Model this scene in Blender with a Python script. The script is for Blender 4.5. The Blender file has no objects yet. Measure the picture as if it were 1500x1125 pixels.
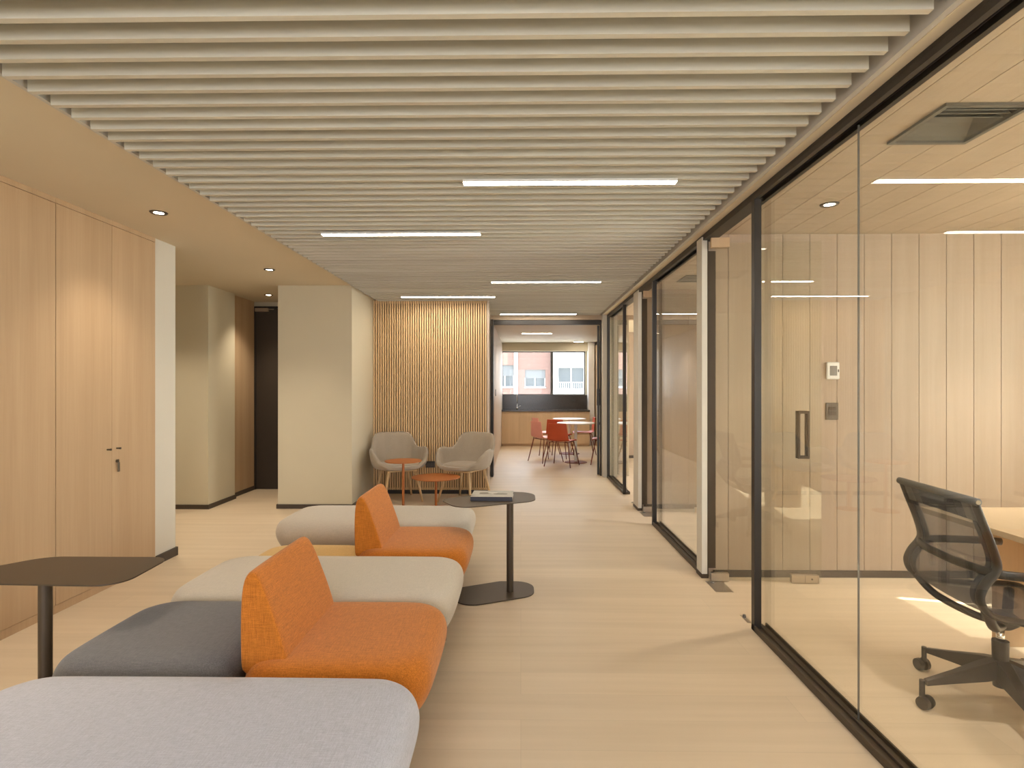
import bpy, bmesh, math, random
from mathutils import Vector, Matrix
random.seed(4)
SC = bpy.context.scene
COL = SC.collection
R = math.radians

# ------------------------------------------------------------------ helpers
class MB:
    """collects shapes in one bmesh, builds ONE mesh object"""
    def __init__(s): s.bm = bmesh.new()
    def box(s, x0, x1, y0, y1, z0, z1):
        v = [s.bm.verts.new(p) for p in ((x0,y0,z0),(x1,y0,z0),(x1,y1,z0),(x0,y1,z0),(x0,y0,z1),(x1,y0,z1),(x1,y1,z1),(x0,y1,z1))]
        for f in ((3,2,1,0),(4,5,6,7),(0,1,5,4),(1,2,6,5),(2,3,7,6),(3,0,4,7)): s.bm.faces.new([v[i] for i in f])
        return s
    def loops(s, rings, cap=True, closed=True):
        rs = [[s.bm.verts.new(p) for p in r] for r in rings]
        n = len(rs[0])
        for a, b in zip(rs, rs[1:]):
            for i in range(n if closed else n-1):
                j = (i+1) % n
                s.bm.faces.new((a[i], a[j], b[j], b[i]))
        if cap:
            s.bm.faces.new(list(reversed(rs[0]))); s.bm.faces.new(rs[-1])
        return s
    def cyl(s, p0, p1, r0, r1=None, n=20, sx=1.0):
        p0, p1 = Vector(p0), Vector(p1); r1 = r0 if r1 is None else r1
        d = (p1-p0).normalized()
        u = d.orthogonal().normalized() if abs(d.z) < .999 else Vector((1,0,0)); w = d.cross(u)
        ring = lambda p, r: [p + u*(math.cos(2*math.pi*i/n)*r) + w*(math.sin(2*math.pi*i/n)*r*sx) for i in range(n)]
        return s.loops([ring(p0, r0), ring(p1, r1)])
    def tube(s, pts, r, n=10, ry=None, up=(0,0,1)):
        """tube through pts, elliptical section r (side) x ry (along up)"""
        pts = [Vector(p) for p in pts]; ry = ry or r; rings = []; up = Vector(up)
        for i, p in enumerate(pts):
            t = (pts[min(i+1, len(pts)-1)] - pts[max(i-1, 0)]).normalized()
            a = t.cross(up)
            if a.length < 1e-3: a = t.orthogonal()
            a.normalize(); b = a.cross(t)
            rr = r[i] if isinstance(r, (list, tuple)) else r
            rb = ry[i] if isinstance(ry, (list, tuple)) else ry
            rings.append([p + a*(math.cos(2*math.pi*k/n)*rr) + b*(math.sin(2*math.pi*k/n)*rb) for k in range(n)])
        return s.loops(rings)
    def prism(s, poly, z0, z1):
        return s.loops([[(x, y, z0) for x, y in poly], [(x, y, z1) for x, y in poly]])
    def lathe(s, prof, c=(0,0,0), n=32):
        return s.loops([[(c[0]+r*math.cos(2*math.pi*i/n), c[1]+r*math.sin(2*math.pi*i/n), c[2]+z) for i in range(n)] for r, z in prof])
    def grid(s, rows):
        rs = [[s.bm.verts.new(p) for p in r] for r in rows]
        for a, b in zip(rs, rs[1:]):
            for i in range(len(a)-1): s.bm.faces.new((a[i], a[i+1], b[i+1], b[i]))
        return s
    def build(s, name, m, parent=None, bevel=0, smooth=False, sub=0, solid=0, seg=2, loc=None):
        bmesh.ops.recalc_face_normals(s.bm, faces=s.bm.faces[:])
        me = bpy.data.meshes.new(name); s.bm.to_mesh(me); s.bm.free()
        me.materials.append(m)
        o = bpy.data.objects.new(name, me); COL.objects.link(o)
        if smooth or sub:
            for p in me.polygons: p.use_smooth = True
        if solid:
            md = o.modifiers.new('Solidify', 'SOLIDIFY'); md.thickness = solid; md.offset = 0
        if bevel:
            md = o.modifiers.new('Bevel', 'BEVEL'); md.width = bevel; md.segments = seg; md.limit_method = 'ANGLE'; md.angle_limit = R(35)
            for p in me.polygons: p.use_smooth = True
            md.harden_normals = True
        if sub:
            md = o.modifiers.new('Subdivision', 'SUBSURF'); md.levels = sub; md.render_levels = sub
        if parent: o.parent = parent
        if loc: o.location = loc
        return o

def smooth_by_angle(o, deg=40):
    for p in o.data.polygons: p.use_smooth = True
    a = o.data
    bm = bmesh.new(); bm.from_mesh(a)
    for e in bm.edges:
        if len(e.link_faces) == 2 and e.calc_face_angle(0) > R(deg): e.smooth = False
    bm.to_mesh(a); bm.free()
    return o

def thing(name, label, cat, loc=(0,0,0), rz=0, group=None):
    o = bpy.data.objects.new(name, None); COL.objects.link(o)
    o.location = loc; o.rotation_euler = (0, 0, rz); o.empty_display_size = .1
    return tag(o, label, cat, group)
def tag(o, label, cat, group=None):
    o['label'] = label; o['category'] = cat
    if group: o['group'] = group
    return o
def struct(o, label=None, cat=None):
    o['kind'] = 'structure'
    if label: o['label'] = label
    if cat: o['category'] = cat
    return o
def dup(root, loc, rz, label, group=None):
    r = root.copy(); COL.objects.link(r); r.location = loc; r.rotation_euler = (0, 0, rz)
    r['label'] = label
    if group: r['group'] = group
    for ch in list(root.children):
        c = ch.copy(); COL.objects.link(c); c.parent = r
        for g in list(ch.children):
            d = g.copy(); COL.objects.link(d); d.parent = c
    return r
def recolour(root, old, new):
    for ch in root.children_recursive:
        if ch.type == 'MESH' and ch.data.materials[0] == old:
            ch.data = ch.data.copy(); ch.data.materials[0] = new

def rrect(hx, hy, r, n=6, cx=0, cy=0):
    pts = []
    for (sx, sy, a0) in ((1,1,0),(-1,1,90),(-1,-1,180),(1,-1,270)):
        for i in range(n+1):
            a = R(a0 + 90*i/n)
            pts.append((cx + sx*(hx-r) + r*math.cos(a), cy + sy*(hy-r) + r*math.sin(a)))
    return pts

def spline(pts, n=8):
    """Catmull-Rom through points (any dimension)"""
    P = [Vector(p) for p in pts]; out = []
    for i in range(len(P)-1):
        p0 = P[max(i-1,0)]; p1 = P[i]; p2 = P[i+1]; p3 = P[min(i+2, len(P)-1)]
        for k in range(n):
            t = k/n
            out.append(.5*((2*p1) + (p2-p0)*t + (2*p0-5*p1+4*p2-p3)*t*t + (3*p1-p0-3*p2+p3)*t**3))
    out.append(P[-1]); return out

def round_poly(pts, rads, n=7):
    """polygon with filleted corners"""
    out = []; m = len(pts)
    for i in range(m):
        p = Vector(pts[i]); a = (Vector(pts[i-1])-p).normalized(); b = (Vector(pts[(i+1) % m])-p).normalized()
        half = math.acos(max(-1, min(1, a.dot(b))))/2
        d = rads[i]/math.tan(half); c = p + (a+b).normalized()*(rads[i]/math.sin(half))
        s0 = p + a*d - c; s1 = p + b*d - c
        a0 = math.atan2(s0.y, s0.x); a1 = math.atan2(s1.y, s1.x); da = a1-a0
        while da > math.pi: da -= 2*math.pi
        while da < -math.pi: da += 2*math.pi
        for k in range(n+1):
            t = a0 + da*k/n; out.append((c.x + rads[i]*math.cos(t), c.y + rads[i]*math.sin(t)))
    return out

# ------------------------------------------------------------------ materials
def new_mat(name):
    m = bpy.data.materials.new(name); m.use_nodes = True
    nt = m.node_tree; nt.nodes.clear()
    out = nt.nodes.new('ShaderNodeOutputMaterial')
    return m, nt, out
def L(nt, a, b): nt.links.new(a, b)
def N(nt, t, **kw):
    n = nt.nodes.new(t)
    for k, v in kw.items(): setattr(n, k, v)
    return n
def rgb(c): return (*c, 1)
def s2l(r, g, b):
    f = lambda c: (c/255/12.92) if c/255 <= .04045 else ((c/255+.055)/1.055)**2.4
    return (f(r), f(g), f(b))

def plain(name, c, rough=.5, metal=0, spec=.5, sheen=0, mottle=.03, scale=6, bump=0, bscale=200):
    m, nt, out = new_mat(name)
    b = N(nt, 'ShaderNodeBsdfPrincipled'); L(nt, b.outputs[0], out.inputs[0])
    b.inputs['Roughness'].default_value = rough; b.inputs['Metallic'].default_value = metal
    b.inputs['Specular IOR Level'].default_value = spec
    if sheen: b.inputs['Sheen Weight'].default_value = sheen
    tc = N(nt, 'ShaderNodeTexCoord'); no = N(nt, 'ShaderNodeTexNoise'); no.inputs['Scale'].default_value = scale; no.inputs['Detail'].default_value = 3
    L(nt, tc.outputs['Object'], no.inputs['Vector'])
    rp = N(nt, 'ShaderNodeValToRGB')
    rp.color_ramp.elements[0].color = rgb([x*(1-mottle) for x in c]); rp.color_ramp.elements[1].color = rgb([min(1, x*(1+mottle)) for x in c])
    rp.color_ramp.elements[0].position = .3; rp.color_ramp.elements[1].position = .7
    L(nt, no.outputs['Fac'], rp.inputs[0]); L(nt, rp.outputs[0], b.inputs['Base Color'])
    if bump:
        n2 = N(nt, 'ShaderNodeTexNoise'); n2.inputs['Scale'].default_value = bscale
        L(nt, tc.outputs['Object'], n2.inputs['Vector'])
        bp = N(nt, 'ShaderNodeBump'); bp.inputs['Strength'].default_value = bump; bp.inputs['Distance'].default_value = .002
        L(nt, n2.outputs['Fac'], bp.inputs['Height']); L(nt, bp.outputs[0], b.inputs['Normal'])
    return m

def wood(name, c, axis='z', contrast=.10, rough=.5, plank=None, fine=70, spec=.4, vary=.05):
    """oak: long grain along axis; plank=(axis index, width, offset) adds a tone per board"""
    m, nt, out = new_mat(name)
    b = N(nt, 'ShaderNodeBsdfPrincipled'); L(nt, b.outputs[0], out.inputs[0])
    b.inputs['Roughness'].default_value = rough; b.inputs['Specular IOR Level'].default_value = spec
    tc = N(nt, 'ShaderNodeTexCoord')
    src = tc.outputs['Object']
    sc = {'x': (.03,1,1), 'y': (1,.03,1), 'z': (1,1,.03)}[axis]
    mp = N(nt, 'ShaderNodeMapping'); mp.inputs['Scale'].default_value = sc
    if plank:
        sp = N(nt, 'ShaderNodeSeparateXYZ'); L(nt, src, sp.inputs[0])
        ad = N(nt, 'ShaderNodeMath', operation='SUBTRACT'); L(nt, sp.outputs[plank[0]], ad.inputs[0]); ad.inputs[1].default_value = plank[2]
        dv = N(nt, 'ShaderNodeMath', operation='DIVIDE'); L(nt, ad.outputs[0], dv.inputs[0]); dv.inputs[1].default_value = plank[1]
        fl = N(nt, 'ShaderNodeMath', operation='FLOOR'); L(nt, dv.outputs[0], fl.inputs[0])
        wn = N(nt, 'ShaderNodeTexWhiteNoise', noise_dimensions='1D'); L(nt, fl.outputs[0], wn.inputs['W'])
        va = N(nt, 'ShaderNodeVectorMath', operation='MULTIPLY_ADD'); L(nt, wn.outputs['Color'], va.inputs[0]); va.inputs[1].default_value = (7,7,7)
        L(nt, src, va.inputs[2]); src = va.outputs[0]
    L(nt, src, mp.inputs['Vector'])
    n1 = N(nt, 'ShaderNodeTexNoise'); n1.inputs['Scale'].default_value = 9; n1.inputs['Detail'].default_value = 4; n1.inputs['Distortion'].default_value = .6
    n2 = N(nt, 'ShaderNodeTexNoise'); n2.inputs['Scale'].default_value = fine; n2.inputs['Detail'].default_value = 5; n2.inputs['Roughness'].default_value = .6
    L(nt, mp.outputs[0], n1.inputs['Vector']); L(nt, mp.outputs[0], n2.inputs['Vector'])
    mx = N(nt, 'ShaderNodeMath', operation='MULTIPLY_ADD'); L(nt, n1.outputs['Fac'], mx.inputs[0]); mx.inputs[1].default_value = .6
    m3 = N(nt, 'ShaderNodeMath', operation='MULTIPLY'); L(nt, n2.outputs['Fac'], m3.inputs[0]); m3.inputs[1].default_value = .4
    L(nt, m3.outputs[0], mx.inputs[2])
    fac = mx.outputs[0]
    if plank:
        m4 = N(nt, 'ShaderNodeMath', operation='MULTIPLY_ADD'); L(nt, wn.outputs['Value'], m4.inputs[0]); m4.inputs[1].default_value = vary*2; L(nt, fac, m4.inputs[2])
        m5 = N(nt, 'ShaderNodeMath', operation='SUBTRACT'); L(nt, m4.outputs[0], m5.inputs[0]); m5.inputs[1].default_value = vary; fac = m5.outputs[0]
    rp = N(nt, 'ShaderNodeValToRGB')
    e = rp.color_ramp.elements
    e[0].position = .33; e[1].position = .67
    e[0].color = rgb((c[0]*(1-contrast), c[1]*(1-contrast*1.25), c[2]*(1-contrast*1.6)))
    e[1].color = rgb([min(1, x*(1+contrast*.8)) for x in c])
    L(nt, fac, rp.inputs[0]); L(nt, rp.outputs[0], b.inputs['Base Color'])
    bp = N(nt, 'ShaderNodeBump'); bp.inputs['Strength'].default_value = .06; bp.inputs['Distance'].default_value = .001
    L(nt, n2.outputs['Fac'], bp.inputs['Height']); L(nt, bp.outputs[0], b.inputs['Normal'])
    return m

def fabric(name, c, contrast=.16, scale=420, sheen=.25, sheen_tint=(1,1,1), bump=.35):
    m, nt, out = new_mat(name)
    b = N(nt, 'ShaderNodeBsdfPrincipled'); L(nt, b.outputs[0], out.inputs[0])
    b.inputs['Roughness'].default_value = .95; b.inputs['Specular IOR Level'].default_value = .15
    b.inputs['Sheen Weight'].default_value = sheen; b.inputs['Sheen Roughness'].default_value = .5; b.inputs['Sheen Tint'].default_value = rgb(sheen_tint)
    tc = N(nt, 'ShaderNodeTexCoord')
    fs = []
    for s in ((.07, 1, 1), (1, .07, 1), (1, 1, .07)):
        mp = N(nt, 'ShaderNodeMapping'); mp.inputs['Scale'].default_value = s; L(nt, tc.outputs['Object'], mp.inputs['Vector'])
        n = N(nt, 'ShaderNodeTexNoise'); n.inputs['Scale'].default_value = scale; n.inputs['Detail'].default_value = 2; L(nt, mp.outputs[0], n.inputs['Vector'])
        fs.append(n.outputs['Fac'])
    a = N(nt, 'ShaderNodeMath', operation='ADD'); L(nt, fs[0], a.inputs[0]); L(nt, fs[1], a.inputs[1])
    a2 = N(nt, 'ShaderNodeMath', operation='ADD'); L(nt, a.outputs[0], a2.inputs[0]); L(nt, fs[2], a2.inputs[1])
    d = N(nt, 'ShaderNodeMath', operation='DIVIDE'); L(nt, a2.outputs[0], d.inputs[0]); d.inputs[1].default_value = 3
    rp = N(nt, 'ShaderNodeValToRGB'); e = rp.color_ramp.elements
    e[0].position = .36; e[1].position = .64
    e[0].color = rgb([x*(1-contrast) for x in c]); e[1].color = rgb([min(1, x*(1+contrast)) for x in c])
    L(nt, d.outputs[0], rp.inputs[0]); L(nt, rp.outputs[0], b.inputs['Base Color'])
    bp = N(nt, 'ShaderNodeBump'); bp.inputs['Strength'].default_value = bump; bp.inputs['Distance'].default_value = .0015
    L(nt, d.outputs[0], bp.inputs['Height']); L(nt, bp.outputs[0], b.inputs['Normal'])
    return m

def glass_mat(name, tint=(.965,.97,.945), r0=.04):
    """thin architectural glass: clear pane, mirror reflection by Schlick's law"""
    m, nt, out = new_mat(name)
    tr = N(nt, 'ShaderNodeBsdfTransparent'); tr.inputs[0].default_value = rgb(tint)
    gl = N(nt, 'ShaderNodeBsdfGlossy'); gl.inputs['Roughness'].default_value = 0.0; gl.inputs[0].default_value = (1,1,1,1)
    ge = N(nt, 'ShaderNodeNewGeometry'); dt = N(nt, 'ShaderNodeVectorMath', operation='DOT_PRODUCT')
    L(nt, ge.outputs['Normal'], dt.inputs[0]); L(nt, ge.outputs['Incoming'], dt.inputs[1])
    ab = N(nt, 'ShaderNodeMath', operation='ABSOLUTE'); L(nt, dt.outputs['Value'], ab.inputs[0])
    om = N(nt, 'ShaderNodeMath', operation='SUBTRACT'); om.inputs[0].default_value = 1; L(nt, ab.outputs[0], om.inputs[1])
    pw = N(nt, 'ShaderNodeMath', operation='POWER'); L(nt, om.outputs[0], pw.inputs[0]); pw.inputs[1].default_value = 5
    ma = N(nt, 'ShaderNodeMath', operation='MULTIPLY_ADD'); L(nt, pw.outputs[0], ma.inputs[0]); ma.inputs[1].default_value = 1-r0; ma.inputs[2].default_value = r0
    mx = N(nt, 'ShaderNodeMixShader'); L(nt, ma.outputs[0], mx.inputs[0]); L(nt, tr.outputs[0], mx.inputs[1]); L(nt, gl.outputs[0], mx.inputs[2])
    L(nt, mx.outputs[0], out.inputs[0])
    return m

def emit(name, c, s):
    m, nt, out = new_mat(name)
    e = N(nt, 'ShaderNodeEmission'); e.inputs[0].default_value = rgb(c); e.inputs[1].default_value = s
    L(nt, e.outputs[0], out.inputs[0]); return m

def floor_mat():
    m, nt, out = new_mat('pale_oak_planks')
    b = N(nt, 'ShaderNodeBsdfPrincipled'); L(nt, b.outputs[0], out.inputs[0])
    b.inputs['Roughness'].default_value = .42; b.inputs['Specular IOR Level'].default_value = .45
    tc = N(nt, 'ShaderNodeTexCoord')
    br = N(nt, 'ShaderNodeTexBrick'); br.offset = .37; br.offset_frequency = 3
    br.inputs['Scale'].default_value = 1; br.inputs['Brick Width'].default_value = 1.9; br.inputs['Row Height'].default_value = .2
    br.inputs['Mortar Size'].default_value = .0012; br.inputs['Mortar Smooth'].default_value = .2; br.inputs['Bias'].default_value = 0
    c = FLOOR_C
    br.inputs['Color1'].default_value = rgb([x*.965 for x in c]); br.inputs['Color2'].default_value = rgb([min(1, x*1.035) for x in c])
    br.inputs['Mortar'].default_value = rgb([x*.86 for x in c])
    L(nt, tc.outputs['Object'], br.inputs['Vector'])
    mp = N(nt, 'ShaderNodeMapping'); mp.inputs['Scale'].default_value = (.05, 1, 1); L(nt, tc.outputs['Object'], mp.inputs['Vector'])
    n1 = N(nt, 'ShaderNodeTexNoise'); n1.inputs['Scale'].default_value = 14; n1.inputs['Detail'].default_value = 5; L(nt, mp.outputs[0], n1.inputs['Vector'])
    rp = N(nt, 'ShaderNodeValToRGB'); e = rp.color_ramp.elements
    e[0].position = .3; e[1].position = .7; e[0].color = (.90,.885,.86,1); e[1].color = (1.0,1.0,1.0,1)
    L(nt, n1.outputs['Fac'], rp.inputs[0])
    mx = N(nt, 'ShaderNodeMix', data_type='RGBA', blend_type='MULTIPLY'); mx.inputs['Factor'].default_value = 1
    L(nt, br.outputs['Color'], mx.inputs['A']); L(nt, rp.outputs[0], mx.inputs['B'])
    L(nt, mx.outputs['Result'], b.inputs['Base Color'])
    return m

FLOOR_C = (.63, .515, .375)
M = {}
M['floor'] = floor_mat()
M['plaster'] = plain('warm_white_plaster', (.57, .51, .375), .85, mottle=.012, scale=3)
M['plaster_grey'] = plain('light_grey_plaster', (.60, .57, .50), .8, mottle=.012, scale=3)
M['soffit'] = plain('soffit_plaster', (.59, .51, .375), .9, mottle=.012, scale=2)
M['oak_cab'] = wood('oak_veneer_cabinet', (.475, .335, .205), 'z', .09, .5)
M['oak_wall'] = wood('oak_veneer_planks', (.395, .305, .232), 'z', .07, .5, plank=(0, .199, 1.333))
M['oak_ceil'] = wood('oak_ceiling_planks', (.45, .36, .265), 'y', .06, .55, plank=(0, .199, 1.333))
M['oak_slat'] = wood('oak_slat_wood', (.70, .49, .265), 'z', .10, .5, plank=(0, .0306, 0), vary=.08)
M['baffle'] = wood('limed_oak_baffle', (.565, .545, .475), 'x', .12, .5, fine=50, plank=(1, .1063, 2.11), vary=.04)
M['slat_gap'] = plain('dark_slat_backing', (.07, .042, .022), .8)
M['recess'] = plain('recess_paint', (.10, .09, .075), .9)
M['recess_side'] = plain('recess_side_paint', (.50, .48, .44), .85)
M['oak_kitchen'] = wood('oak_kitchen_front', (.62, .46, .29), 'z', .07, .5)
M['pale_panel'] = wood('pale_oak_panel', (.60, .50, .40), 'z', .05, .5)
M['white_plank'] = wood('white_ceiling_plank', (.60, .55, .44), 'x', .05, .55, plank=(1, .2, 0), vary=.04)
M['black'] = plain('black_metal', (.022, .017, .013), .45, mottle=.08)
M['bronze'] = plain('dark_bronze_metal', (.06, .041, .024), .45, mottle=.06, metal=.15)
M['base'] = plain('dark_baseboard', (.06, .043, .03), .55)
M['door_dark'] = plain('dark_door_paint', (.038, .027, .018), .55)
M['steel'] = plain('brushed_steel', (.55, .50, .43), .32, metal=1)
M['chrome'] = plain('chrome', (.75, .75, .75), .12, metal=1)
M['glass'] = glass_mat('clear_glass')
M['glass_win'] = glass_mat('window_glass', (.95, .97, .96), .008)
M['led'] = emit('warm_white_led', (1, .89, .73), 20)
M['lens'] = emit('downlight_lens', (1, .87, .68), 12)
M['f_light'] = fabric('light_grey_wool', (.405, .41, .475), .18)
M['f_taupe'] = fabric('greige_wool', (.48, .425, .35), .12)
M['f_dark'] = fabric('charcoal_wool', (.125, .12, .125), .30)
M['f_orange'] = fabric('orange_wool', (.44, .14, .017), .34, scale=330, sheen=.34, sheen_tint=(1, .76, .58))
M['f_yellow'] = fabric('mustard_wool', (.62, .40, .14), .14)
M['f_beige'] = fabric('beige_chair_wool', (.375, .315, .245), .12)
M['ash'] = wood('ash_leg_wood', (.62, .44, .24), 'z', .08, .45)
M['rust'] = plain('rust_orange_lacquer', (.42, .13, .026), .42)
M['red'] = plain('red_plastic', (.50, .075, .022), .45)
M['pink'] = plain('salmon_pink_plastic', (.80, .36, .30), .45)
M['red_metal'] = plain('dark_red_metal', (.17, .03, .015), .45)
M['white_lam'] = plain('white_laminate', (.80, .79, .76), .3)
M['white_paint'] = plain('white_metal_paint', (.74, .73, .70), .4)
M['stone'] = plain('dark_grey_stone', (.05, .042, .036), .18, mottle=.2, scale=40)
M['screen'] = plain('grey_display', (.16, .15, .13), .3)
M['sw'] = plain('bronze_switch_plastic', (.10, .075, .05), .4)
M['fog_plastic'] = plain('graphite_plastic', (.038, .032, .028), .42)
M['slate'] = plain('slate_metal', (.11, .105, .10), .5)
M['vent'] = plain('vent_metal', (.125, .115, .093), .5)
M['vent_in'] = plain('vent_dark', (.035, .03, .024), .6)
M['oven'] = plain('oven_glass', (.045, .043, .042), .1)
M['paper'] = plain('book_paper', (.72, .68, .60), .8)
M['cover'] = plain('book_cover_grey', (.40, .385, .34), .45, mottle=.1, scale=20)
M['spine'] = plain('book_spine_navy', (.022, .020, .03), .5)
M['pic'] = plain('cover_print_dark', (.17, .15, .12), .5, mottle=.3, scale=40)
M['pic2'] = plain('cover_print_light', (.60, .58, .53), .5)
M['desk_wood'] = wood('oak_desk_top', (.60, .46, .30), 'y', .06, .45)
M['desk_leg'] = wood('oak_desk_panel', (.50, .34, .20), 'z', .08, .5)

def mesh_fabric():
    m, nt, out = new_mat('black_suspension_mesh')
    tr = N(nt, 'ShaderNodeBsdfTransparent'); df = N(nt, 'ShaderNodeBsdfPrincipled')
    df.inputs['Base Color'].default_value = (.10, .10, .11, 1); df.inputs['Roughness'].default_value = .6
    tc = N(nt, 'ShaderNodeTexCoord'); wv = N(nt, 'ShaderNodeTexWave', bands_direction='Y'); wv.inputs['Scale'].default_value = 90
    L(nt, tc.outputs['Object'], wv.inputs['Vector'])
    ma = N(nt, 'ShaderNodeMath', operation='MULTIPLY_ADD'); L(nt, wv.outputs['Fac'], ma.inputs[0]); ma.inputs[1].default_value = .2; ma.inputs[2].default_value = .36
    mx = N(nt, 'ShaderNodeMixShader'); L(nt, ma.outputs[0], mx.inputs[0]); L(nt, tr.outputs[0], mx.inputs[1]); L(nt, df.outputs[0], mx.inputs[2])
    L(nt, mx.outputs[0], out.inputs[0]); return m
M['mesh'] = mesh_fabric()
def blind_mat():
    m, nt, out = new_mat('screen_blind_fabric')
    tr = N(nt, 'ShaderNodeBsdfTransparent'); tl = N(nt, 'ShaderNodeBsdfTranslucent'); tl.inputs[0].default_value = (.86,.83,.76,1)
    no = N(nt, 'ShaderNodeTexNoise'); no.inputs['Scale'].default_value = 300
    mr = N(nt, 'ShaderNodeMapRange'); L(nt, no.outputs['Fac'], mr.inputs[0]); mr.inputs[3].default_value = .66; mr.inputs[4].default_value = .72
    mx = N(nt, 'ShaderNodeMixShader'); L(nt, mr.outputs[0], mx.inputs[0]); L(nt, tr.outputs[0], mx.inputs[1]); L(nt, tl.outputs[0], mx.inputs[2])
    L(nt, mx.outputs[0], out.inputs[0]); return m
M['blind'] = blind_mat()
def brick_mat(name, c1, c2, mortar):
    m, nt, out = new_mat(name)
    b = N(nt, 'ShaderNodeBsdfPrincipled'); b.inputs['Roughness'].default_value = .9; L(nt, b.outputs[0], out.inputs[0])
    tc = N(nt, 'ShaderNodeTexCoord'); sp = N(nt, 'ShaderNodeSeparateXYZ'); cb = N(nt, 'ShaderNodeCombineXYZ')
    L(nt, tc.outputs['Object'], sp.inputs[0]); L(nt, sp.outputs[0], cb.inputs[0]); L(nt, sp.outputs[2], cb.inputs[1])
    br = N(nt, 'ShaderNodeTexBrick'); br.inputs['Scale'].default_value = 1; br.inputs['Brick Width'].default_value = .25; br.inputs['Row Height'].default_value = .075; br.inputs['Mortar Size'].default_value = .008
    br.inputs['Color1'].default_value = rgb(c1); br.inputs['Color2'].default_value = rgb(c2); br.inputs['Mortar'].default_value = rgb(mortar)
    L(nt, cb.outputs[0], br.inputs['Vector']); L(nt, br.outputs[0], b.inputs['Base Color']); return m
M['brick'] = brick_mat('salmon_brick', (.175, .098, .078), (.19, .108, .085), (.18, .135, .115))
M['render_white'] = plain('white_render', (.33, .33, .32), .9)
M['facade_glass'] = plain('facade_window_glass', (.07, .08, .085), .25)
M['shutter'] = plain('grey_shutter', (.115, .12, .12), .6)

# ------------------------------------------------------------------ setting
ZS = 2.53          # underside of the ceiling baffles
ZO = 2.527         # office ceiling
ZF = 2.57          # plaster soffit on the left
GX = 1.335         # corridor face of the glass partition

o = MB().box(-6.2, 4.9, -3.2, 14.3, -.12, 0).build('floor', M['floor']); struct(o, 'pale oak plank floor running through corridor, offices and kitchen', 'floor')

# slatted ceiling: baffles hung under a dark board (one continuous ceiling)
mb = MB(); mb.box(-1.93, 1.27, -3.0, 9.05, 2.70, 2.74)
k0 = -48
y = 2.149 + k0*.1063
while y < 9.0:
    mb.box(-1.885, 1.235, y, y+.024, ZS, 2.701); y += .1063
o = mb.build('ceiling', M['baffle'], bevel=0); struct(o, 'slatted pale wood baffle ceiling above the corridor', 'ceiling')
o = MB().box(-1.93, 1.27, -3.0, 9.05, 2.695, 2.6985).build('ceiling_recess', M['recess']); struct(o, 'dark board above the ceiling baffles', 'ceiling')
o = MB().box(-1.925, -1.905, -3.0, 9.05, 2.55, 2.70).build('trim_1', M['recess_side']); struct(o, 'grey recess edge at the left ends of the ceiling baffles', 'trim')
o = MB().box(1.262, 1.285, -3.0, 9.05, 2.52, 2.70).build('trim_2', M['recess_side']); struct(o, 'grey recess edge at the right ends of the ceiling baffles', 'trim')
o = MB().box(1.285, 1.42, -3.0, 9.05, 2.517, 2.70).build('trim_3', M['soffit']); struct(o, 'tan strip of plaster above the black glazing track', 'trim')
o = MB().box(-6.2, -1.925, -3.2, 9.2, ZF, 2.74).build('ceiling_soffit', M['soffit']); struct(o, 'plain beige plaster ceiling over the left side', 'ceiling')
# office ceilings: oak planks with grooves, running away from the camera
def box_with_hole(mb, x0, x1, y0, y1, z0, z1, h):
    if h is None or h[0] >= x1 or h[1] <= x0 or h[2] >= y1 or h[3] <= y0: mb.box(x0, x1, y0, y1, z0, z1); return
    a, b = max(x0, h[0]), min(x1, h[1])
    if a > x0: mb.box(x0, a, y0, y1, z0, z1)
    if b < x1: mb.box(b, x1, y0, y1, z0, z1)
    if h[2] > y0: mb.box(a, b, y0, h[2], z0, z1)
    if h[3] < y1: mb.box(a, b, h[3], y1, z0, z1)
VENT1 = (1.685, 2.04, 2.285, 2.652); VENT2 = (1.66, 2.02, 5.75, 6.10)
def plank_ceiling(name, x0, x1, y0, y1, lab, hole=None):
    mb = MB(); box_with_hole(mb, x0, x1, y0, y1, ZO+.006, 2.74, hole)
    x = 1.333
    while x < x1:
        a, b = max(x+.002, x0), min(x+.197, x1)
        if b-a > .01: box_with_hole(mb, a, b, y0, y1, ZO, ZO+.007, hole)
        x += .199
    struct(mb.build(name, M['oak_ceil']), lab, 'ceiling')
plank_ceiling('ceiling_office', 1.42, 4.75, -.65, 4.33, 'oak plank ceiling inside the nearest glazed office', VENT1)
plank_ceiling('ceiling_office_middle', 1.42, 4.75, 4.33, 6.7, 'oak plank ceiling inside the second glazed office', VENT2)
plank_ceiling('ceiling_office_far', 1.42, 4.75, 6.7, 11.4, 'oak plank ceiling inside the third glazed office')
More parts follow.
